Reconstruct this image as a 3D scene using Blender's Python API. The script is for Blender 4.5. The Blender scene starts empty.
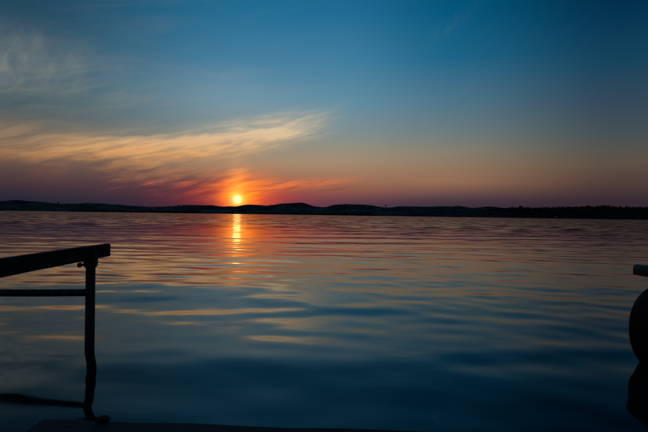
import bpy, bmesh, math, random
import numpy as np
from mathutils import Vector, Matrix

R = math.radians
scene = bpy.context.scene
col = scene.collection

# ------------------------------------------------------------------ camera
CAM_H = 1.0
ROLL = 0.80
cam_d = bpy.data.cameras.new('camera')
cam_d.lens = 28.0
cam_d.sensor_width = 36.0
cam_d.clip_start = 0.05
cam_d.clip_end = 30000
cam = bpy.data.objects.new('camera', cam_d)
col.objects.link(cam)
cam.matrix_world = (Matrix.Translation((0, 0, CAM_H))
                    @ Matrix.Rotation(R(90 - 0.11), 4, 'X')
                    @ Matrix.Rotation(R(ROLL), 4, 'Z'))
scene.camera = cam

# ------------------------------------------------------------------ sky
SUN_AZ, SUN_EL = -9.8, 1.62          # degrees, azimuth measured from +Y towards +X
world = bpy.data.worlds.new('World')
scene.world = world
world.use_nodes = True
wn = world.node_tree
wn.nodes.clear()


def lin(r, g, b):
    f = lambda c: c / 12.92 if c <= 0.04045 else ((c + 0.055) / 1.055) ** 2.4
    return (f(r / 255), f(g / 255), f(b / 255), 1.0)


class X:
    """small expression wrapper round node sockets"""
    nt = None

    def __init__(self, s): self.s = s

    @staticmethod
    def m(op, *a, clamp=False):
        n = X.nt.nodes.new('ShaderNodeMath'); n.operation = op; n.use_clamp = clamp
        for i, v in enumerate(a):
            if isinstance(v, X): X.nt.links.new(v.s, n.inputs[i])
            else: n.inputs[i].default_value = v
        return X(n.outputs[0])

    def __add__(self, o): return X.m('ADD', self, o)
    __radd__ = __add__
    def __sub__(self, o): return X.m('SUBTRACT', self, o)
    def __rsub__(self, o): return X.m('SUBTRACT', o, self)
    def __mul__(self, o): return X.m('MULTIPLY', self, o)
    __rmul__ = __mul__
    def __truediv__(self, o): return X.m('DIVIDE', self, o)
    def abs(self): return X.m('ABSOLUTE', self)

    def step(self, a, b, lo=0.0, hi=1.0):
        n = X.nt.nodes.new('ShaderNodeMapRange'); n.interpolation_type = 'SMOOTHSTEP'
        X.nt.links.new(self.s, n.inputs['Value'])
        if a <= b:
            n.inputs['From Min'].default_value = a; n.inputs['From Max'].default_value = b
            n.inputs['To Min'].default_value = lo; n.inputs['To Max'].default_value = hi
        else:
            n.inputs['From Min'].default_value = b; n.inputs['From Max'].default_value = a
            n.inputs['To Min'].default_value = hi; n.inputs['To Max'].default_value = lo
        return X(n.outputs[0])

    def gauss(self, c, w):
        d = (self - c) * (1.0 / w)
        return X.m('EXPONENT', d * d * -1.0)


def xyz(a, b, c=0.0):
    n = X.nt.nodes.new('ShaderNodeCombineXYZ')
    for i, v in enumerate((a, b, c)):
        if isinstance(v, X): X.nt.links.new(v.s, n.inputs[i])
        else: n.inputs[i].default_value = v
    return n.outputs[0]


def noise(vec, scale=1.0, detail=4.0, rough=0.55, dist=0.0, what='Fac'):
    n = X.nt.nodes.new('ShaderNodeTexNoise')
    n.inputs['Scale'].default_value = scale; n.inputs['Detail'].default_value = detail
    n.inputs['Roughness'].default_value = rough; n.inputs['Distortion'].default_value = dist
    X.nt.links.new(vec, n.inputs['Vector'])
    return X(n.outputs[what])


def ramp(fac, stops, interp='B_SPLINE'):
    n = X.nt.nodes.new('ShaderNodeValToRGB')
    n.color_ramp.interpolation = interp
    e = n.color_ramp.elements
    while len(e) < len(stops): e.new(0.5)
    for i, (p, c) in enumerate(stops):
        e[i].position = p; e[i].color = c
    X.nt.links.new(fac.s, n.inputs[0])
    return n.outputs[0]


def cmix(f, a, b, mode='MIX'):
    n = X.nt.nodes.new('ShaderNodeMix'); n.data_type = 'RGBA'; n.blend_type = mode
    n.clamp_result = False
    if isinstance(f, X): X.nt.links.new(f.s, n.inputs[0])
    else: n.inputs[0].default_value = f
    for v, i in ((a, 6), (b, 7)):
        if isinstance(v, tuple): n.inputs[i].default_value = v
        else: X.nt.links.new(v, n.inputs[i])
    return n.outputs[2]


X.nt = wn
tc = wn.nodes.new('ShaderNodeTexCoord')
sep = wn.nodes.new('ShaderNodeSeparateXYZ')
wn.links.new(tc.outputs['Generated'], sep.inputs[0])
dx, dy, dz = (X(sep.outputs[i]) for i in range(3))
az = X.m('ARCTAN2', dx, dy) * (180 / math.pi)
el = X.m('ARCSINE', dz) * (180 / math.pi)
elp = X.m('MAXIMUM', el, 0.0)

EM = 60.0
A_stops = [(0.0, (62, 48, 68)), (1.3, (78, 58, 74)), (1.8, (98, 66, 75)), (2.85, (142, 90, 76)), (4.6, (158, 120, 95)), (6.0, (164, 138, 112)),
           (7.6, (148, 143, 128)), (9.3, (128, 143, 144)), (12.6, (98, 142, 162)), (16.9, (65, 127, 160)), (21.9, (30, 108, 147)), (32, (12, 78, 118)), (60, (6, 44, 80))]
B_stops = [(0.0, (58, 46, 60)), (1.4, (64, 50, 62)), (1.9, (76, 58, 68)), (2.8, (116, 84, 76)), (3.85, (150, 109, 84)), (5.4, (146, 119, 96)), (7.1, (135, 128, 112)), (9.4, (108, 124, 128)),
           (12.5, (78, 118, 138)), (17, (28, 102, 138)), (21.5, (2, 88, 125)), (32, (2, 66, 100)), (60, (4, 40, 72))]
C_stops = [(0.0, (44, 36, 46)), (1.9, (55, 42, 51)), (3.65, (80, 62, 58)), (5.6, (93, 80, 69)), (7.0, (82, 82, 79)), (8.5, (68, 80, 86)), (11.4, (50, 72, 89)), (15.1, (20, 66, 92)),
           (19.7, (1, 50, 80)), (23, (0, 37, 62)), (32, (0, 32, 55)), (60, (3, 32, 58))]
D_stops = [(0.0, (24, 30, 46)), (1.2, (30, 35, 49)), (2.2, (48, 40, 49)), (3.7, (78, 58, 56)), (5.6, (104, 84, 70)), (7.5, (104, 98, 90)), (10.4, (70, 91, 99)), (14.2, (54, 88, 106)),
           (18.7, (33, 71, 93)), (32, (16, 56, 82)), (60, (4, 36, 64))]
ef = elp * (1 / EM)
rA, rB, rC, rD = (ramp(ef, [(p / EM, lin(*c)) for p, c in st], 'LINEAR') for st in (A_stops, B_stops, C_stops, D_stops))
sky = cmix(az.step(0, 15), rA, rB)
sky = cmix(az.step(11, 31), sky, rC)
sky = cmix(az.step(-7, -33), sky, rD)

# physical sky under the graded dusk colours
nis = wn.nodes.new('ShaderNodeTexSky'); nis.sky_type = 'NISHITA'; nis.sun_disc = False
nis.sun_elevation = R(SUN_EL); nis.sun_rotation = R(SUN_AZ)
nis.air_density = 1.2; nis.dust_density = 1.5
sky = cmix(0.0006, sky, nis.outputs[0], 'ADD')

# --- glow of the low sun in the haze
sx = az - SUN_AZ
sy = el - SUN_EL
r_sun = X.m('SQRT', sx * sx + sy * sy)


def add(c, f, rgb):
    return cmix(f, c, cmix(1.0, rgb, rgb) if False else rgb, 'ADD')


# --- clouds: streaks rise gently to the right
t = el - az * 0.14                      # across the streaks
s = az + el * 0.14                      # along the streaks
warp = noise(xyz(s * 0.10, t * 0.25, 3.1), 1.0, 3.0, 0.55) - 0.5
n1 = noise(xyz(s * 0.075, t * 0.55 + warp * 1.6, 0.0), 1.0, 6.0, 0.60)        # wide streaks
n2 = noise(xyz(s * 0.20, t * 1.30 + warp * 2.5, 7.7), 1.0, 6.0, 0.62)         # fine streaks
n3 = noise(xyz(az * 0.16, el * 0.20, 2.2), 1.0, 5.0, 0.6, 0.6)                # soft patches

# cream band, from low at the left to higher above the sun
def smax(a, b, k):
    return X.m('SMOOTH_MAX', a, b, k)


cB = smax(az * 0.06 + (6.2 + 31 * 0.06), az * 0.255 + (6.5 + 19 * 0.255), 1.5)
tb = el - cB
n4 = noise(xyz(s * 0.055, tb * 0.42 + warp * 1.4, 4.4), 1.0, 6.0, 0.58)
tb2 = el - az * 0.24
n5 = noise(xyz((az + el * 0.24) * 0.16, tb2 * 1.55 + warp * 3.0, 9.1), 1.0, 7.0, 0.66)      # fibres
n6 = noise(xyz(az * 0.11, el * 0.36, 6.3), 1.0, 4.0, 0.55)                                  # gaps
bandB = (tb + (n6 - 0.5) * 3.0).step(2.3, -0.4) * (tb + (n6 - 0.5) * 2.0).step(-3.2, -0.6) * az.step(3.5, -7) * az.step(-90, -50)
dens = n4.step(0.36, 0.58) * (0.30 + 0.75 * n5.step(0.32, 0.68) + 0.55 * n2.step(0.32, 0.70)) * n6.step(0.30, 0.56, 0.30, 1.1)
core = (tb + (n6 - 0.5) * 1.5).gauss(0.25, 1.0) * az.gauss(-9.0, 5.0) * (0.15 + 0.9 * n2.step(0.25, 0.7))
fB = X.m('MINIMUM', bandB * dens * az.step(-36, -17, 0.10, 1.12) + core * 0.75, 1.0)
colB = ramp((el * (1 / 14.0)), [(0.0, lin(196, 100, 60)), (0.3, lin(196, 128, 84)), (0.47, lin(222, 166, 108)), (0.66, lin(222, 194, 156)), (0.85, lin(190, 180, 156)), (1.0, lin(160, 165, 160))], 'LINEAR')
sky = cmix(az.step(-15, -30) * az.step(-90, -50) * (el + (n6 - 0.5) * 3.0).gauss(6.8, 1.5) * (0.45 * n5.step(0.3, 0.7) + 0.12), sky, lin(170, 134, 98))
sky = cmix(fB, sky, colB)

# high cirrus at upper left
aw = az + el * 0.35
nV = noise(xyz(aw * 0.34, el * 0.20, 5.0), 1.0, 6.0, 0.62, 0.25)
maskA = az.gauss(-32.0, 7.5) * el.gauss(14.3, 2.5)
maskA2 = az.gauss(-25.0, 12.0) * el.gauss(11.8, 3.2)
nU = noise(xyz((az - el * 0.55) * 0.55 + warp, (el + az * 0.12) * 0.20, 8.8), 1.0, 7.0, 0.62, 0.3)
fA = X.m('MINIMUM', maskA * (0.16 + nV.step(0.30, 0.78) * 0.34 + nU.step(0.42, 0.76) * 0.30) + maskA2 * (n1.step(0.35, 0.72) * 0.5 + n5.step(0.42, 0.7) * 0.5) * 0.34, 1.0)
sky = cmix(fA, sky, lin(140, 140, 130))
# small wisp high to the right of the middle
wu = az - 13.5
wt = el - 20.2 - wu * 0.62
fW = (wt + (nU - 0.5) * 2.5).gauss(0.0, 0.7) * wu.gauss(0.2, 1.9) * nU.step(0.36, 0.60) * nV.step(0.36, 0.58) * 0.11
sky = cmix(fW, sky, lin(120, 150, 165))
# faint thin veil on the left half
fV = n1.step(0.42, 0.8) * el.step(2, 8) * el.step(34, 16) * az.step(4, -12) * 0.07
sky = cmix(fV, sky, lin(165, 150, 135))
sky = cmix(az.gauss(-10.5, 7.0) * el.gauss(12.8, 2.6) * (0.3 + 1.2 * n1) * 0.14, sky, lin(186, 190, 190))

# dusky purple bank low at the left
top = az.step(-34, -11, 4.8, 3.7)
edge = el - top + (n1 - 0.5) * 5.0 + (n5 - 0.5) * 6.0 + (n6 - 0.5) * 3.0
fC = edge.step(1.2, -1.0) * az.step(-7.5, -13) * az.step(-120, -70)
colC = ramp(elp * (1 / 6.0), [(0.0, lin(30, 34, 52)), (0.2, lin(44, 42, 58)), (0.45, lin(72, 54, 63)), (0.72, lin(98, 76, 74)), (1.0, lin(130, 104, 88))], 'LINEAR')
sky = cmix(fC * 0.95 * az.step(-36, -24, 0.45, 1.0), sky, colC)
fL = n2.step(0.40, 0.66) * el.gauss(4.9, 1.5) * az.gauss(-24.0, 9.0) * (1.0 - fC * 0.7)
sky = cmix(X.m('MINIMUM', fL * 0.5, 1.0), sky, lin(196, 128, 80))
# lit fragments inside the bank
fF = n5.step(0.46, 0.62) * n3.step(0.38, 0.58) * el.gauss(3.1, 0.95) * az.gauss(-15.5, 4.8)
sky = cmix(X.m('MINIMUM', fF * 0.95, 1.0), sky, lin(212, 92, 58))

# glow
def glow(c, f, rgb, k):
    v = lin(*rgb)
    return cmix(1.0, c, cmix(f, (0, 0, 0, 1), (v[0] * k, v[1] * k, v[2] * k, 1.0)), 'ADD')


shade = 1.0 - fC * 0.45
hx = X.m('EXPONENT', (sx * (1 / 3.3)).abs() * -1.0)
RED, ORG = (0.90, 0.045, 0.020, 1), (1.20, 0.30, 0.015, 1)
sky = cmix(X.m('MINIMUM', hx * sy.gauss(0.2, 1.8) * shade * 1.35, 0.95), sky, RED)
px_ = (sx - 0.2 - sy * 0.25).gauss(0.0, 2.7) * sy.gauss(0.9, 1.75) * shade
sky = cmix(X.m('MINIMUM', px_ * (0.25 + 1.0 * n5.step(0.34, 0.62)), 1.0), sky, ORG)
# bright streaks running right from the sun, with thin dark bars under them
td = sy - sx * 0.085
fD = td.gauss(1.25, 0.5) * sx.step(-3.5, 1.5) * sx.step(17, 4) * (n2.step(0.28, 0.60) * 0.5 + n5.step(0.38, 0.6) * 0.6)
sky = cmix(X.m('MINIMUM', fD * 0.85, 1.0), sky, (0.90, 0.20, 0.045, 1))
bar = noise(xyz(s * 0.10, t * 2.4, 1.3), 1.0, 4.0, 0.6)
fBar = bar.step(0.50, 0.62) * td.gauss(0.7, 0.7) * sx.step(0.2, 2.0) * sx.step(15, 8)
sky = cmix(fBar * 0.75, sky, lin(120, 56, 54))
fBar2 = bar.step(0.48, 0.60) * sy.gauss(1.5, 0.8) * sx.step(-0.6, -2.5) * sx.step(-12, -6)
sky = cmix(fBar2 * 0.8, sky, lin(118, 62, 60))

sky = glow(sky, sx.gauss(0.1, 1.1) * sy.gauss(1.6, 2.2) * (0.2 + 1.0 * n5.step(0.3, 0.7)), (255, 165, 50), 0.38)
sky = glow(sky, r_sun.gauss(0.0, 1.55), (255, 120, 18), 0.75)
sky = glow(sky, r_sun.gauss(0.0, 0.80), (255, 205, 80), 0.75)
sky = glow(sky, r_sun.gauss(0.0, 0.36), (255, 244, 190), 1.5)

bg = wn.nodes.new('ShaderNodeBackground')
wn.links.new(sky, bg.inputs['Color'])
bg.inputs['Strength'].default_value = 1.0
wo = wn.nodes.new('ShaderNodeOutputWorld')
wn.links.new(bg.outputs[0], wo.inputs['Surface'])

# ------------------------------------------------------------------ sun
sun_dir = Vector((math.sin(R(SUN_AZ)) * math.cos(R(SUN_EL)), math.cos(R(SUN_AZ)) * math.cos(R(SUN_EL)), math.sin(R(SUN_EL))))
sd = bpy.data.lights.new('sun', 'SUN')
sd.energy = 0.0009
sd.angle = R(0.8)
sd.color = (1.0, 0.50, 0.10)
so = bpy.data.objects.new('sun', sd)
so.rotation_euler = (-sun_dir).to_track_quat('-Z', 'Y').to_euler()
so.location = sun_dir * 50
col.objects.link(so)

vs = scene.view_settings
scene.display_settings.display_device = 'sRGB'
vs.view_transform = 'Standard'
vs.look = 'None'
vs.exposure = 0.0
vs.gamma = 1.0
vs.use_curve_mapping = False
scene.cycles.use_denoising = True
scene.cycles.max_bounces = 6
scene.cycles.sample_clamp_indirect = 4.0


# ------------------------------------------------------------------ helpers
def link(name, me, mat=None, parent=None, loc=None):
    o = bpy.data.objects.new(name, me)
    col.objects.link(o)
    if mat is not None and me is not None and not me.materials:
        me.materials.append(mat)
    if parent is not None: o.parent = parent
    if loc is not None: o.location = loc
    return o


def from_bm(name, bm, mat, parent=None, loc=None, smooth=False):
    me = bpy.data.meshes.new(name)
    bmesh.ops.recalc_face_normals(bm, faces=bm.faces)
    bm.to_mesh(me); bm.free()
    if smooth:
        for p in me.polygons: p.use_smooth = True
    return link(name, me, mat, parent, loc)


def tag(o, label=None, cat=None, group=None, kind=None):
    if label: o['label'] = label
    if cat: o['category'] = cat
    if group: o['group'] = group
    if kind: o['kind'] = kind
    return o


def empty(name, loc, rz=0.0):
    o = bpy.data.objects.new(name, None)
    o.location = loc; o.rotation_euler = (0, 0, rz); o.empty_display_size = 0.2
    col.objects.link(o)
    return o


def box(bm, c, size, bevel=0.0, rot=None, seg=2):
    M = Matrix.Translation(c)
    if rot is not None: M = M @ rot
    r = bmesh.ops.create_cube(bm, size=1.0, matrix=M @ Matrix.Diagonal((size[0], size[1], size[2], 1)))
    if bevel > 0:
        es = list({e for v in r['verts'] for e in v.link_edges})
        bmesh.ops.bevel(bm, geom=es, offset=bevel, segments=seg, profile=0.6, affect='EDGES')


def tube(bm, a, b, r, seg=20, r2=None):
    a, b = Vector(a), Vector(b)
    d = b - a
    M = Matrix.Translation((a + b) / 2) @ d.to_track_quat('Z', 'Y').to_matrix().to_4x4()
    bmesh.ops.create_cone(bm, cap_ends=True, segments=seg, radius1=r, radius2=r if r2 is None else r2, depth=d.length, matrix=M)


def new_mat(name):
    m = bpy.data.materials.new(name); m.use_nodes = True
    nt = m.node_tree; X.nt = nt
    return m, nt, nt.nodes['Principled BSDF']


def coords(kind='Object'):
    n = X.nt.nodes.new('ShaderNodeTexCoord')
    return n.outputs[kind]


def vscale(vec, sc):
    n = X.nt.nodes.new('ShaderNodeMapping'); n.inputs['Scale'].default_value = sc
    X.nt.links.new(vec, n.inputs['Vector'])
    return n.outputs[0]


def bump(fac, strength, dist, bsdf):
    n = X.nt.nodes.new('ShaderNodeBump'); n.inputs['Strength'].default_value = strength
    n.inputs['Distance'].default_value = dist
    X.nt.links.new(fac.s, n.inputs['Height']); X.nt.links.new(n.outputs[0], bsdf.inputs['Normal'])


def wood_mat(name, axis, dark, light, rough=0.75):
    m, nt, b = new_mat(name)
    sc = [28, 28, 28]; sc[axis] = 1.6
    g = noise(vscale(coords(), tuple(sc)), 1.0, 6.0, 0.6, 0.4)
    w = noise(coords(), 5.0, 3.0, 0.5)
    nt.links.new(ramp(g * 0.7 + w * 0.3, [(0.3, dark), (0.7, light)], 'LINEAR'), b.inputs['Base Color'])
    b.inputs['Roughness'].default_value = rough
    b.inputs['Specular IOR Level'].default_value = 0.2
    bump(g, 0.5, 0.004, b)
    return m


def metal_mat(name, c1, c2, rough, metallic=0.0, scale=9.0, spec=0.35):
    m, nt, b = new_mat(name)
    g = noise(coords(), scale, 5.0, 0.6)
    nt.links.new(ramp(g, [(0.35, c1), (0.68, c2)], 'LINEAR'), b.inputs['Base Color'])
    nt.links.new((g * 0.25 + (rough - 0.12)).s, b.inputs['Roughness'])
    b.inputs['Metallic'].default_value = metallic
    b.inputs['Specular IOR Level'].default_value = spec
    bump(g, 0.25, 0.002, b)
    return m


M_beam = wood_mat('weathered_beam_wood', 1, (0.012, 0.009, 0.007, 1), (0.032, 0.024, 0.019, 1), 0.8)
M_dock = wood_mat('weathered_dock_wood', 0, (0.035, 0.031, 0.030, 1), (0.10, 0.092, 0.088, 1), 0.85)
M_dock_y = wood_mat('dock_stringer_wood', 1, (0.03, 0.025, 0.022, 1), (0.08, 0.07, 0.06, 1), 0.85)
M_pipe = metal_mat('rusty_pipe_steel', (0.030, 0.022, 0.018, 1), (0.060, 0.050, 0.046, 1), 0.62, 0.2)
M_clamp = metal_mat('clamp_iron', (0.025, 0.022, 0.020, 1), (0.05, 0.045, 0.04, 1), 0.6, 0.4)
M_float = metal_mat('black_float_plastic', (0.004, 0.004, 0.005, 1), (0.009, 0.009, 0.010, 1), 0.7, 0.0, 14.0, 0.08)
M_fascia = metal_mat('grey_deck_trim', (0.012, 0.014, 0.018, 1), (0.022, 0.025, 0.032, 1), 0.35, 0.0, 20.0, 0.1)
M_deckboard = wood_mat('platform_board_wood', 0, (0.04, 0.036, 0.033, 1), (0.09, 0.085, 0.08, 1), 0.75)
M_bracket = metal_mat('bracket_steel', (0.02, 0.02, 0.02, 1), (0.045, 0.045, 0.045, 1), 0.5, 0.5)

# ------------------------------------------------------------------ lake
m, nt, b = new_mat('lake_water')
b.inputs['Base Color'].default_value = (0.008, 0.014, 0.012, 1)
b.inputs['Roughness'].default_value = 0.05
b.inputs['IOR'].default_value = 1.333
geo = nt.nodes.new('ShaderNodeNewGeometry')
pos = geo.outputs['Position']
sp = nt.nodes.new('ShaderNodeSeparateXYZ'); nt.links.new(pos, sp.inputs[0])
PX, PY = X(sp.outputs[0]), X(sp.outputs[1])


def slope(sc, seed, detail, rough=0.5):
    mp = nt.nodes.new('ShaderNodeMapping'); mp.inputs['Scale'].default_value = (sc[0], sc[1], 1)
    mp.inputs['Location'].default_value = (seed * 13.7, seed * 5.3, seed)
    mp.inputs['Rotation'].default_value = (0, 0, R(6 * (seed - 2)))
    nt.links.new(pos, mp.inputs['Vector'])
    n = nt.nodes.new('ShaderNodeTexNoise'); n.inputs['Scale'].default_value = 1.0
    n.inputs['Detail'].default_value = detail; n.inputs['Roughness'].default_value = rough
    nt.links.new(mp.outputs[0], n.inputs['Vector'])
    q = nt.nodes.new('ShaderNodeSeparateColor'); nt.links.new(n.outputs['Color'], q.inputs[0])
    return X(q.outputs[0]) - 0.5, X(q.outputs[1]) - 0.5


ax, ay = slope((1.4, 3.2), 1, 1.5)            # hand-wide ripples, everywhere
bx_, by_ = slope((0.55, 1.05), 2, 2.0)        # metre-long waves, beyond the modelled ones
cx_, cy_ = slope((0.010, 0.045), 3, 3.0)      # wind lanes far out
dx_, dy_ = slope((5.0, 15.0), 4, 2.0)           # fine wind ripple
gust = noise(vscale(pos, (0.006, 0.028, 1)), 1.0, 3.0, 0.5).step(0.32, 0.66, 0.6, 1.0)
farw = PY.step(22, 60)
gust2 = 1.0 - farw + farw * gust
patch = noise(vscale(pos, (0.35, 0.8, 1)), 1.0, 2.0, 0.5).step(0.40, 0.66)
nx = ax * 0.14 * gust2 + bx_ * 0.60 * farw * gust + dx_ * 0.040 * patch
ny = ay * 0.050 * gust2 + dy_ * 0.048 * patch + by_ * 0.40 * farw * gust
nrm = nt.nodes.new('ShaderNodeVectorMath'); nrm.operation = 'ADD'
nt.links.new(geo.outputs['Normal'], nrm.inputs[0]); nt.links.new(xyz(nx, ny, 0.0), nrm.inputs[1])
nn = nt.nodes.new('ShaderNodeVectorMath'); nn.operation = 'NORMALIZE'
nt.links.new(nrm.outputs[0], nn.inputs[0]); nt.links.new(nn.outputs[0], b.inputs['Normal'])
M_water = m

rng = np.random.RandomState(4)
ys = [-14.0]
while ys[-1] < 9000:
    y = ys[-1]
    d = 0.5 if y < 0 else max(0.03, 0.0045 * y + 0.00040 * y * y) if y < 60 else y * 0.035
    ys.append(y + d)
ys = np.array(ys)
NC = 520
u = np.linspace(-1, 1, NC)
u = np.sign(u) * (0.55 * np.abs(u) + 0.45 * np.abs(u) ** 2)
hw = 14 + 0.95 * np.clip(ys, 0, None)
Xg = hw[:, None] * u[None, :]
Yg = np.repeat(ys[:, None], NC, 1)
spc = np.maximum(np.gradient(ys), hw / NC * 1.1)[:, None]
Z = np.zeros_like(Xg)
NW = 90
for i in range(NW):
    lam = math.exp(rng.uniform(math.log(0.32), math.log(5.0)))
    th = rng.normal(0, 0.36 if lam > 0.8 else 0.7) + 0.08           # travel mostly along y
    k = 2 * math.pi / lam
    sl = 0.0215 / math.sqrt(NW) * math.sqrt(2) * (1.2 if lam < 1.4 else 0.62)
    amp = sl / k
    fade = np.clip((lam / spc - 2.6) / 3.0, 0, 1)
    Z += amp * fade * np.sin(k * (math.sin(th) * Xg + math.cos(th) * Yg) + rng.uniform(0, 6.28))
Z *= np.clip((ys + 14) / 6, 0, 1)[:, None]
nr = len(ys)
idx = np.arange(nr * NC).reshape(nr, NC)
F = np.stack([idx[:-1, :-1], idx[:-1, 1:], idx[1:, 1:], idx[1:, :-1]], -1).reshape(-1, 4)
me = bpy.data.meshes.new('lake')
co = np.stack([Xg, Yg, Z], -1).reshape(-1, 3).astype(np.float32)
me.vertices.add(len(co)); me.vertices.foreach_set('co', co.ravel())
me.loops.add(F.size); me.loops.foreach_set('vertex_index', F.ravel().astype(np.int32))
me.polygons.add(len(F)); me.polygons.foreach_set('loop_start', np.arange(0, F.size, 4, dtype=np.int32))
me.update(); me.validate()
me.polygons.foreach_set('use_smooth', np.ones(len(F), dtype=bool))
tag(link('lake', me, M_water), kind='structure')

# ------------------------------------------------------------------ far shore hills
m, nt, b = new_mat('far_hill_grass')
pos = nt.nodes.new('ShaderNodeNewGeometry').outputs['Position']
g1 = noise(vscale(pos, (0.006, 0.004, 0.02)), 1.0, 4.0, 0.6, 0.5)
g2 = noise(vscale(pos, (0.02, 0.02, 0.05)), 1.0, 5.0, 0.6)
nt.links.new(ramp(g1 * 0.7 + g2 * 0.3, [(0.38, (0.016, 0.022, 0.018, 1)), (0.5, (0.052, 0.060, 0.046, 1)), (0.64, (0.14, 0.142, 0.115, 1))], 'LINEAR'), b.inputs['Base Color'])
b.inputs['Roughness'].default_value = 0.95
b.inputs['Specular IOR Level'].default_value = 0.1
M_hill = m
m, nt, b = new_mat('far_wood_leaves')
pos = nt.nodes.new('ShaderNodeNewGeometry').outputs['Position']
g2 = noise(vscale(pos, (0.05, 0.05, 0.05)), 1.0, 4.0, 0.6)
nt.links.new(ramp(g2, [(0.35, (0.018, 0.026, 0.014, 1)), (0.7, (0.04, 0.055, 0.03, 1))], 'LINEAR'), b.inputs['Base Color'])
b.inputs['Roughness'].default_value = 0.9
b.inputs['Specular IOR Level'].default_value = 0.1
M_leaf = m
m, nt, b = new_mat('wood_floor')
pos = nt.nodes.new('ShaderNodeNewGeometry').outputs['Position']
nt.links.new(ramp(noise(vscale(pos, (0.02, 0.02, 0.05)), 1.0, 5.0, 0.6), [(0.35, (0.016, 0.020, 0.013, 1)), (0.7, (0.04, 0.045, 0.03, 1))], 'LINEAR'), b.inputs['Base Color'])
b.inputs['Roughness'].default_value = 0.95
b.inputs['Specular IOR Level'].default_value = 0.1
M_floor = m
m, nt, b = new_mat('bark')
nt.links.new(ramp(noise(coords(), 3.0), [(0.3, (0.03, 0.024, 0.02, 1)), (0.7, (0.06, 0.05, 0.04, 1))], 'LINEAR'), b.inputs['Base Color'])
M_bark = m

FPX = 504.0
SIL = [(-160, 204), (-90, 201), (-40, 204), (0, 202.2), (14, 201.2), (25, 200.7), (36, 201.2), (50, 203.4), (62, 204.2), (72, 205), (85, 204), (93, 203.2), (108, 204.2),
       (118, 204.7), (140, 206), (150, 206.8), (168, 206.9), (180, 205.8), (190, 205.1), (206, 205), (216, 206.2), (224, 206.9), (233, 206.3),
       (250, 204.6), (260, 205), (269, 205.5), (281, 204), (294, 203), (303, 203.6), (315, 206.4), (324, 207), (335, 205.5), (346, 204.2),
       (360, 204.7), (370, 205.6), (380, 207.3), (395, 207.4), (405, 207), (416, 206.6), (430, 206.6), (445, 206), (455, 206.9), (470, 208.1),
       (485, 207.2), (500, 208.2), (515, 209), (530, 210), (560, 211), (600, 211), (648, 211.5), (720, 212), (800, 210)]
HOR = lambda x: 215.0 + (x - 324) * math.tan(R(ROLL))


def hill_terrain(name, sil, y0, depth, seed, mat, reach):
    """a range of real hills: ridge height from the skyline, foreshore in front, slopes behind"""
    px = np.array([p[0] for p in sil], float)
    yr = y0 + depth * 0.45
    xs_c = (px - 324) / FPX * yr
    hz = np.array([(HOR(p[0]) - p[1]) / FPX * yr + 0.5 for p in sil])
    nxg, nyg = 900, 44
    xs = np.linspace(reach[0] * yr, reach[1] * yr, nxg)
    H = np.interp(xs, xs_c, hz)
    ker = np.hanning(9); ker /= ker.sum()
    H = np.convolve(np.pad(H, 4, 'edge'), ker, 'valid')
    v = np.linspace(0, 1, nyg)
    prof = np.where(v < 0.45, np.sin(np.clip(v / 0.45, 0, 1) * math.pi / 2) ** 1.3, np.cos((v - 0.45) / 0.55 * math.pi / 2) ** 0.8)
    rs = np.random.RandomState(seed)
    xx, vv = np.meshgrid(xs, v)
    yy = y0 + vv * depth + 60 * np.sin(xx / 410 + seed) * (1 - vv) + 25 * np.sin(xx / 130 + 2 * seed) * (1 - vv)
    zz = H[None, :] * prof[:, None]
    und = np.zeros_like(zz)
    for i in range(14):
        lx = math.exp(rs.uniform(math.log(120), math.log(700))); ly = math.exp(rs.uniform(math.log(150), math.log(600)))
        und += np.sin(xx / lx * 6.28 + yy / ly * 6.28 * rs.choice([-1, 1]) + rs.uniform(0, 6.28)) * lx / 700
    env = np.sin(np.clip(vv / 0.45, 0, 1) * math.pi) * (vv < 0.45)
    zz = zz * (1 + 0.10 * und * env) + (-0.6) * (vv == 0) + 2.0 * np.clip(vv / 0.04, 0, 1) * (vv < 0.3)
    co = np.stack([xx, yy, zz], -1).reshape(-1, 3)
    idx = np.arange(nyg * nxg).reshape(nyg, nxg)
    F = np.stack([idx[:-1, :-1], idx[:-1, 1:], idx[1:, 1:], idx[1:, :-1]], -1).reshape(-1, 4)
    me = bpy.data.meshes.new(name)
    me.from_pydata(co.tolist(), [], F.tolist())
    for p in me.polygons: p.use_smooth = True
    o = tag(link(name, me, mat), kind='structure')

    def ground(x, vq):
        fi = np.interp(x, xs, np.arange(nxg)); fj = vq * (nyg - 1)
        i0 = int(min(fi, nxg - 2)); j0 = int(min(fj, nyg - 2)); a = fi - i0; c = fj - j0
        g = lambda A: (A[j0, i0] * (1 - a) + A[j0, i0 + 1] * a) * (1 - c) + (A[j0 + 1, i0] * (1 - a) + A[j0 + 1, i0 + 1] * a) * c
        return float(g(yy)), float(g(zz))
    return o, ground


hills, ground_far = hill_terrain('hills', SIL, 2900, 1500, 3, M_hill, (-1.0, 1.0))
SIL2 = [(440, 219), (470, 216.5), (488, 212.6), (500, 209.6), (512, 208.9), (525, 208.6), (540, 208.9), (560, 208.4), (580, 208), (595, 208.2), (610, 208.6), (625, 208.6),
        (648, 208.4), (690, 208), (760, 206), (860, 207)]
head, ground_near = hill_terrain('wooded_headland', SIL2, 1950, 700, 7, M_floor, (0.18, 1.05))


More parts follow.
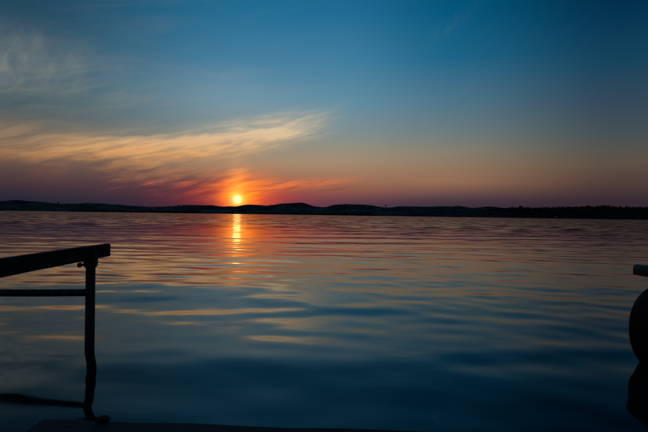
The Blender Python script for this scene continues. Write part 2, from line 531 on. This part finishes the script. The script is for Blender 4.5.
def foliage_clump(rs, c, rx, rz, n, leaf):
    """many small leaf faces spread through an uneven volume"""
    d = rs.normal(size=(n, 3)); d /= np.linalg.norm(d, axis=1)[:, None]
    rad = rs.uniform(0.35, 1.0, n) ** 0.5 * (1 + 0.22 * np.sin(3 * d[:, 0] * 2 + 5 * d[:, 2]))
    p = np.array(c) + d * rad[:, None] * np.array([rx, rx, rz])
    a = rs.normal(size=(n, 3)); a /= np.linalg.norm(a, axis=1)[:, None]
    bb = np.cross(a, rs.normal(size=(n, 3))); bb /= np.linalg.norm(bb, axis=1)[:, None]
    sz = leaf * rs.uniform(0.6, 1.3, n)[:, None]
    return np.stack([p - a * sz, p + bb * sz * 0.8, p + a * sz], 1).reshape(-1, 3)


def tri_mesh(name, V, mat, parent=None):
    me = bpy.data.meshes.new(name)
    n = len(V)
    me.vertices.add(n); me.vertices.foreach_set('co', np.ascontiguousarray(V, np.float32).ravel())
    me.loops.add(n); me.loops.foreach_set('vertex_index', np.arange(n, dtype=np.int32))
    me.polygons.add(n // 3); me.polygons.foreach_set('loop_start', np.arange(0, n, 3, dtype=np.int32))
    me.update(); me.validate()
    return link(name, me, mat, parent)


rs = np.random.RandomState(5)
# the wood that covers the headland: reads as one dark mass
parts = []
for i in range(2600):
    vq = rs.uniform(0.04, 0.62)
    x = rs.uniform(0.24, 0.98) * 2200
    if (x / 2200 < 0.345) and rs.rand() < 0.75: continue
    y, z = ground_near(x, vq)
    h = rs.uniform(5.0, 8.5)
    parts.append(foliage_clump(rs, (x, y, z + h * 0.5), h * 0.55, h * 0.55, 46, 1.5))
tag(tri_mesh('woodland', np.concatenate(parts), M_leaf), 'dark woodland covering the headland at right across the lake', 'woodland', kind='stuff')
# scrub along the far shore and in the folds of the hills
parts = []
for i in range(1900):
    x = rs.uniform(-0.9, 0.42) * 2950
    if math.sin(x / 190 + 1.0) + 0.8 * math.sin(x / 77) + rs.normal(0, .5) < 0.0: continue
    vq = abs(rs.normal(0, 0.022)) + 0.008
    y, z = ground_far(x, vq)
    h = rs.uniform(5, 10)
    parts.append(foliage_clump(rs, (x, y, z + h * 0.35), h * 0.9, h * 0.5, 36, 1.8))
for k in range(60):
    x0 = rs.uniform(-0.9, 0.42) * 3200; v0 = rs.uniform(0.08, 0.34)
    for i in range(rs.randint(3, 12)):
        x = x0 + rs.normal(0, 55); y, z = ground_far(x, min(0.43, max(0.02, v0 + rs.normal(0, 0.012))))
        h = rs.uniform(5, 9)
        parts.append(foliage_clump(rs, (x, y, z + h * 0.35), h * 0.8, h * 0.5, 36, 1.7))
tag(tri_mesh('shore_scrub', np.concatenate(parts), M_leaf), 'dark scrub along the foot of the far hills', 'scrub', kind='stuff')


def tree(px, vq, ground, yr, height, width, label, seed, group):
    rs = np.random.RandomState(seed)
    x = (px - 324) / FPX * yr
    y, z = ground(x, vq)
    root = empty('tree', (x, y, z - 0.4))
    tag(root, label, 'tree', group)
    bm = bmesh.new()
    tube(bm, (0, 0, 0), (0.2, 0, height * 0.55), width * 0.07, 8, width * 0.035)
    for k in range(5):
        a = k * 1.3 + seed
        tube(bm, (0.1, 0, height * (0.25 + 0.05 * k)), (math.cos(a) * width * 0.35, math.sin(a) * width * 0.35, height * (0.5 + 0.07 * k)), width * 0.03, 6, width * 0.012)
    from_bm('trunk', bm, M_bark, root)
    P = []
    for k in range(9):
        f = k / 8
        r = width * 0.5 * (0.75 - 0.45 * abs(f - 0.35))
        c = (rs.normal(0, width * 0.13), rs.normal(0, width * 0.13), height * (0.30 + 0.60 * f))
        P.append(foliage_clump(rs, c, r, height * 0.13, 130, width * 0.075))
    tri_mesh('crown', np.concatenate(P), M_leaf, root)
    return root


tree(385.0, 0.44, ground_far, 3575, 22, 11, 'lone dark tree on the low saddle of the far hills, right of the sun', 2, 'lone trees on the far skyline')
tree(62.5, 0.44, ground_far, 3575, 17, 13, 'small lone tree on the far skyline at left, above the dock beam', 4, 'lone trees on the far skyline')
tree(513.5, 0.44, ground_near, 2265, 15, 6, 'thin tree at the left end of the wooded headland skyline', 6, 'taller trees on the headland')
tree(521.5, 0.44, ground_near, 2265, 14.5, 20, 'broad domed tree standing out near the left end of the headland', 8, 'taller trees on the headland')
tree(584, 0.44, ground_near, 2265, 11.5, 26, 'wide low tree crown midway along the headland skyline', 10, 'taller trees on the headland')
tree(614.5, 0.44, ground_near, 2265, 13, 9, 'left one of two narrow trees toward the right end of the headland', 12, 'taller trees on the headland')
tree(620.5, 0.44, ground_near, 2265, 12.5, 7, 'right one of two narrow trees toward the right end of the headland', 14, 'taller trees on the headland')

# small houses on the headland shore
m, nt, b = new_mat('white_house_paint')
nt.links.new(ramp(noise(coords(), 0.8), [(0.3, (0.60, 0.60, 0.62, 1)), (0.7, (0.72, 0.72, 0.74, 1))], 'LINEAR'), b.inputs['Base Color'])
M_wall = m
M_roof = metal_mat('grey_roof', (0.12, 0.13, 0.15, 1), (0.2, 0.21, 0.23, 1), 0.5, 0.0, 0.6)
M_glass = metal_mat('window_glass', (0.02, 0.02, 0.025, 1), (0.03, 0.03, 0.035, 1), 0.2, 0.0, 0.6)


def house(px, vq, w, d, h, rz, label):
    x = (px - 324) / FPX * 2000
    y, z = ground_near(x, vq)
    root = empty('house', (x, y, z - 0.5), rz)
    tag(root, label, 'house', 'houses on the headland shore')
    bm = bmesh.new(); box(bm, (0, 0, h / 2), (w, d, h)); from_bm('wall', bm, M_wall, root)
    bm = bmesh.new()
    vs_ = [bm.verts.new(p) for p in ((-w / 2 - .4, -d / 2 - .4, h), (w / 2 + .4, -d / 2 - .4, h), (w / 2 + .4, d / 2 + .4, h), (-w / 2 - .4, d / 2 + .4, h), (-w / 2 - .4, 0, h + d * .35), (w / 2 + .4, 0, h + d * .35))]
    for f in ((0, 1, 5, 4), (2, 3, 4, 5), (1, 2, 5), (3, 0, 4), (3, 2, 1, 0)): bm.faces.new([vs_[i] for i in f])
    from_bm('roof', bm, M_roof, root)
    for k in (-0.28, 0.28):
        bm = bmesh.new(); box(bm, (k * w, -d / 2 - 0.03, h * 0.55), (w * 0.16, 0.08, h * 0.35)); from_bm('window', bm, M_glass, root)
    bm = bmesh.new(); box(bm, (0, -d / 2 - 0.03, h * 0.38), (1.1, 0.08, h * 0.7)); from_bm('door', bm, M_roof, root)


house(639.5, 0.012, 6, 6, 6, 0.2, 'small white house by the water at the right end of the headland')
house(557, 0.05, 9, 6, 3, -0.1, 'low pale house on the headland shore below the wood')

# ------------------------------------------------------------------ bare dock frame at left
DX, DY = -1.722, 3.73
frame = empty('jetty_section', (DX, DY, -0.9))
tag(frame, 'bare jetty section at left, dark timber beam on a pipe leg', 'jetty')
Zf = 0.9                                # local z of the water surface


def beam_mesh(name, x, y0, y1):
    """one long timber on edge, slightly bowed and worn at the arrises"""
    bm = bmesh.new()
    n = 26; w, h = 0.046, 0.100
    sec = [(-w / 2 + .004, -h / 2), (w / 2 - .004, -h / 2), (w / 2, -h / 2 + .004), (w / 2, h / 2 - .005), (w / 2 - .005, h / 2), (-w / 2 + .005, h / 2), (-w / 2, h / 2 - .005), (-w / 2, -h / 2 + .004)]
    rings = []
    r = random.Random(int(abs(x) * 100))
    for i in range(n):
        y = y0 + (y1 - y0) * i / (n - 1)
        ox = 0.004 * math.sin(y * 1.3); oz = 0.003 * math.sin(y * 1.7 + 1)
        rings.append([bm.verts.new((x + a + ox + r.uniform(-.0008, .0008), y, Zf + 0.696 + c + oz + r.uniform(-.0012, .0012))) for a, c in sec])
    for i in range(n - 1):
        for k in range(8):
            bm.faces.new((rings[i][k], rings[i][(k + 1) % 8], rings[i + 1][(k + 1) % 8], rings[i + 1][k]))
    bm.faces.new(rings[0][::-1]); bm.faces.new(rings[-1])
    return from_bm(name, bm, M_beam, frame)


beam_mesh('beam', 0.0, -2.9, 0.285)
beam_mesh('beam', -1.25, -2.9, 0.285)
for (lx, ly) in ((0, 0), (-1.25, 0), (0, -2.45), (-1.25, -2.45)):
    bm = bmesh.new(); tube(bm, (lx, ly, 0), (lx, ly, Zf + 0.662), 0.034, 24)
    post = from_bm('leg', bm, M_pipe, frame, smooth=False)
    for p in post.data.polygons: p.use_smooth = len(p.vertices) == 4
    # clamp that carries the beam: sleeve round the pipe, two cheeks, a bolt with its nut
    bm = bmesh.new()
    tube(bm, (lx, ly, Zf + 0.590), (lx, ly, Zf + 0.652), 0.044, 24)
    box(bm, (lx + 0.031, ly, Zf + 0.650), (0.010, 0.085, 0.09), 0.002)
    box(bm, (lx - 0.031, ly, Zf + 0.650), (0.010, 0.085, 0.09), 0.002)
    cl = from_bm('clamp', bm, M_clamp, frame)
    bm = bmesh.new()
    tube(bm, (lx - 0.040, ly - 0.012, Zf + 0.607), (lx - 0.074, ly - 0.012, Zf + 0.605), 0.009, 10)
    tube(bm, (lx - 0.062, ly - 0.012, Zf + 0.606), (lx - 0.088, ly - 0.012, Zf + 0.604), 0.017, 6)
    from_bm('bolt', bm, M_clamp, cl)
    bm = bmesh.new(); tube(bm, (lx + 0.030, ly - 0.02, Zf + 0.675), (lx + 0.043, ly - 0.02, Zf + 0.675), 0.010, 6)
    from_bm('nut', bm, M_clamp, cl)
for ly, dz in ((0, 0.0), (-2.45, 0.0)):
    bm = bmesh.new()
    n = 14; pts = []
    for i in range(n + 1):
        f = i / n
        pts.append(Vector((0.01 - 1.27 * f, ly - 0.058 - 0.01 * f, Zf + 0.410 - 0.006 * math.sin(f * math.pi) - 0.008 * f)))
    for i in range(n):
        tube(bm, pts[i], pts[i + 1] + (pts[i + 1] - pts[i]) * 0.02, 0.0265, 16)
    cp = from_bm('cross_pipe', bm, M_pipe, frame)
    for p in cp.data.polygons: p.use_smooth = len(p.vertices) == 4

# ------------------------------------------------------------------ floating platform at right
plat = empty('floating_platform', (2.2, 3.58, 0.0))
tag(plat, 'dark floating platform on a rounded float, cut by the right edge', 'platform')
L, Wd, top_z = 3.6, 2.3, 0.681
# trim round the deck with a rounded upper lip
def trim(name, a, b_, nrm_):
    a, b_, nrm_ = Vector(a), Vector(b_), Vector(nrm_)
    bm = bmesh.new()
    sec = [(0, -0.072), (0, -0.030)] + [(-0.030 * (1 - math.cos(q)), -0.030 + 0.030 * math.sin(q)) for q in [math.pi / 2 * k / 6 for k in range(1, 7)]] + [(-0.05, 0.0), (-0.05, -0.072)]
    rings = []
    for p in (a, b_):
        rings.append([bm.verts.new(p + nrm_ * s_ + Vector((0, 0, top_z + z_))) for s_, z_ in sec])
    n = len(sec)
    for k in range(n): bm.faces.new((rings[0][k], rings[0][(k + 1) % n], rings[1][(k + 1) % n], rings[1][k]))
    bm.faces.new(rings[0]); bm.faces.new(rings[1][::-1])
    return from_bm(name, bm, M_fascia, plat)


trim('side_trim', (0, 0, 0), (0, -L, 0), (-1, 0, 0))
trim('side_trim', (Wd, -L, 0), (Wd, 0, 0), (1, 0, 0))
trim('end_trim', (0.052, 0, 0), (Wd - 0.052, 0, 0), (0, 1, 0))
trim('end_trim', (Wd - 0.052, -L, 0), (0.052, -L, 0), (0, -1, 0))
bm = bmesh.new(); box(bm, (Wd / 2, 0, 0), (Wd - 0.106, 0.136, 0.028), 0.003)
board_me = bpy.data.meshes.new('board'); bm.to_mesh(board_me); bm.free(); board_me.materials.append(M_deckboard)
nb = 24
for i in range(nb):
    o = link('board', board_me, None, plat, (0, -0.053 - 0.0728 - i * (L - 0.25) / (nb - 1), top_z - 0.019 + random.Random(i).uniform(-.0015, .0015)))
for yb in (-0.35, -1.8, -3.2):
    bm = bmesh.new(); box(bm, (Wd / 2, yb, top_z - 0.062), (Wd - 0.11, 0.07, 0.055), 0.003); from_bm('joist', bm, M_bracket, plat)


def float_tube(x):
    """long float with a blunt rounded nose"""
    bm = bmesh.new()
    rx, rz, zc = 0.275, 0.335, 0.238
    sq = lambda c: math.copysign(abs(c) ** 0.92, c)
    ring_def = []
    for k in range(1, 11):
        q = math.pi / 2 * k / 10
        ring_def.append((0.10 - 0.22 * (1 - math.cos(q)), math.sin(q) ** 0.8))
    ring_def += [(-0.6, 1.0), (-1.4, 1.0), (-2.2, 1.0), (-3.2, 1.0), (-3.4, 0.97), (-3.5, 0.85)]
    seg = 40
    tip = bm.verts.new((x, 0.10, zc))
    rings = []
    for (yy, f) in ring_def:
        rings.append([bm.verts.new((x + rx * f * sq(math.cos(a)), yy, zc + rz * f * sq(math.sin(a)))) for a in [2 * math.pi * i / seg for i in range(seg)]])
    for i in range(seg): bm.faces.new((tip, rings[0][i], rings[0][(i + 1) % seg]))
    for j in range(len(rings) - 1):
        for i in range(seg): bm.faces.new((rings[j][i], rings[j][(i + 1) % seg], rings[j + 1][(i + 1) % seg], rings[j + 1][i]))
    bm.faces.new(rings[-1])
    fo = from_bm('float', bm, M_float, plat, smooth=True)
    for yb in (-0.45, -1.8, -3.2):
        bm = bmesh.new()
        box(bm, (x, yb, top_z - 0.105), (0.20, 0.08, 0.03), 0.003)
        box(bm, (x - 0.07, yb, top_z - 0.118), (0.02, 0.08, 0.06), 0.002)
        box(bm, (x + 0.07, yb, top_z - 0.118), (0.02, 0.08, 0.06), 0.002)
        from_bm('bracket', bm, M_bracket, fo)
    bm = bmesh.new()
    for k in range(seg):
        a0, a1 = 2 * math.pi * k / seg, 2 * math.pi * (k + 1) / seg
        tube(bm, (x + rx * 1.004 * sq(math.cos(a0)), -0.55, zc + rz * 1.004 * sq(math.sin(a0))), (x + rx * 1.004 * sq(math.cos(a1)), -0.55, zc + rz * 1.004 * sq(math.sin(a1))), 0.006, 6)
    from_bm('seam', bm, M_float, fo)


float_tube(0.214)
float_tube(Wd - 0.214)

# ------------------------------------------------------------------ dock in the foreground
dock = empty('dock', (-0.532, 0.972, 0.0), R(-2.4))
tag(dock, 'weathered plank dock along the bottom of the picture', 'dock')
DW, DL, DZ = 1.9, 3.2, 0.600
bw = 0.140
for i in range(22):
    r = random.Random(100 + i)
    bm = bmesh.new()
    wq = DW + r.uniform(-.012, .012)
    n = 20
    # a board with worn, slightly uneven edges
    th = 0.034
    rings = []
    for k in range(n + 1):
        xq = wq * k / n
        e0 = r.uniform(-.0022, .0022); e1 = r.uniform(-.0022, .0022); zt = r.uniform(-.0012, .0012)
        sec = [(-bw / 2 + e0, -th), (bw / 2 + e1, -th), (bw / 2 + e1, -0.006), (bw / 2 - .006 + e1, zt), (-bw / 2 + .006 + e0, zt), (-bw / 2 + e0, -0.006)]
        rings.append([bm.verts.new((xq, a, c)) for a, c in sec])
    for k in range(n):
        for q in range(6): bm.faces.new((rings[k][q], rings[k][(q + 1) % 6], rings[k + 1][(q + 1) % 6], rings[k + 1][q]))
    bm.faces.new(rings[0][::-1]); bm.faces.new(rings[-1])
    o = from_bm('plank', bm, M_dock, dock, (r.uniform(-.006, .006), -bw / 2 - i * (bw + 0.008), DZ + r.uniform(-.002, .002)))
    for xq in (0.06, DW - 0.06):
        for yq in (-0.04, 0.04):
            if i > 3: continue
            bm = bmesh.new(); tube(bm, (xq, yq, -0.002), (xq, yq, 0.0015), 0.005, 8); from_bm('nail', bm, M_clamp, o)
for xq in (0.06, DW / 2, DW - 0.06):
    bm = bmesh.new(); box(bm, (xq, -DL / 2 - 0.03, DZ - 0.034 - 0.072), (0.045, DL, 0.138), 0.004); from_bm('stringer', bm, M_dock_y, dock)
for xq in (0.13, DW - 0.13):
    for yq in (-0.35, -2.8):
        bm = bmesh.new(); tube(bm, (xq, yq, -1.0), (xq, yq, DZ - 0.037), 0.045, 16); from_bm('pile', bm, M_pipe, dock)
# low iron lug bolted on the outer plank
bm = bmesh.new()
box(bm, (0.122, -0.012, DZ + 0.0055), (0.014, 0.014, 0.010), 0.003)
box(bm, (0.1125, -0.012, DZ + 0.0032), (0.011, 0.010, 0.005), 0.0015, Matrix.Rotation(R(-12), 4, 'Y'))
from_bm('lug', bm, M_beam, dock)
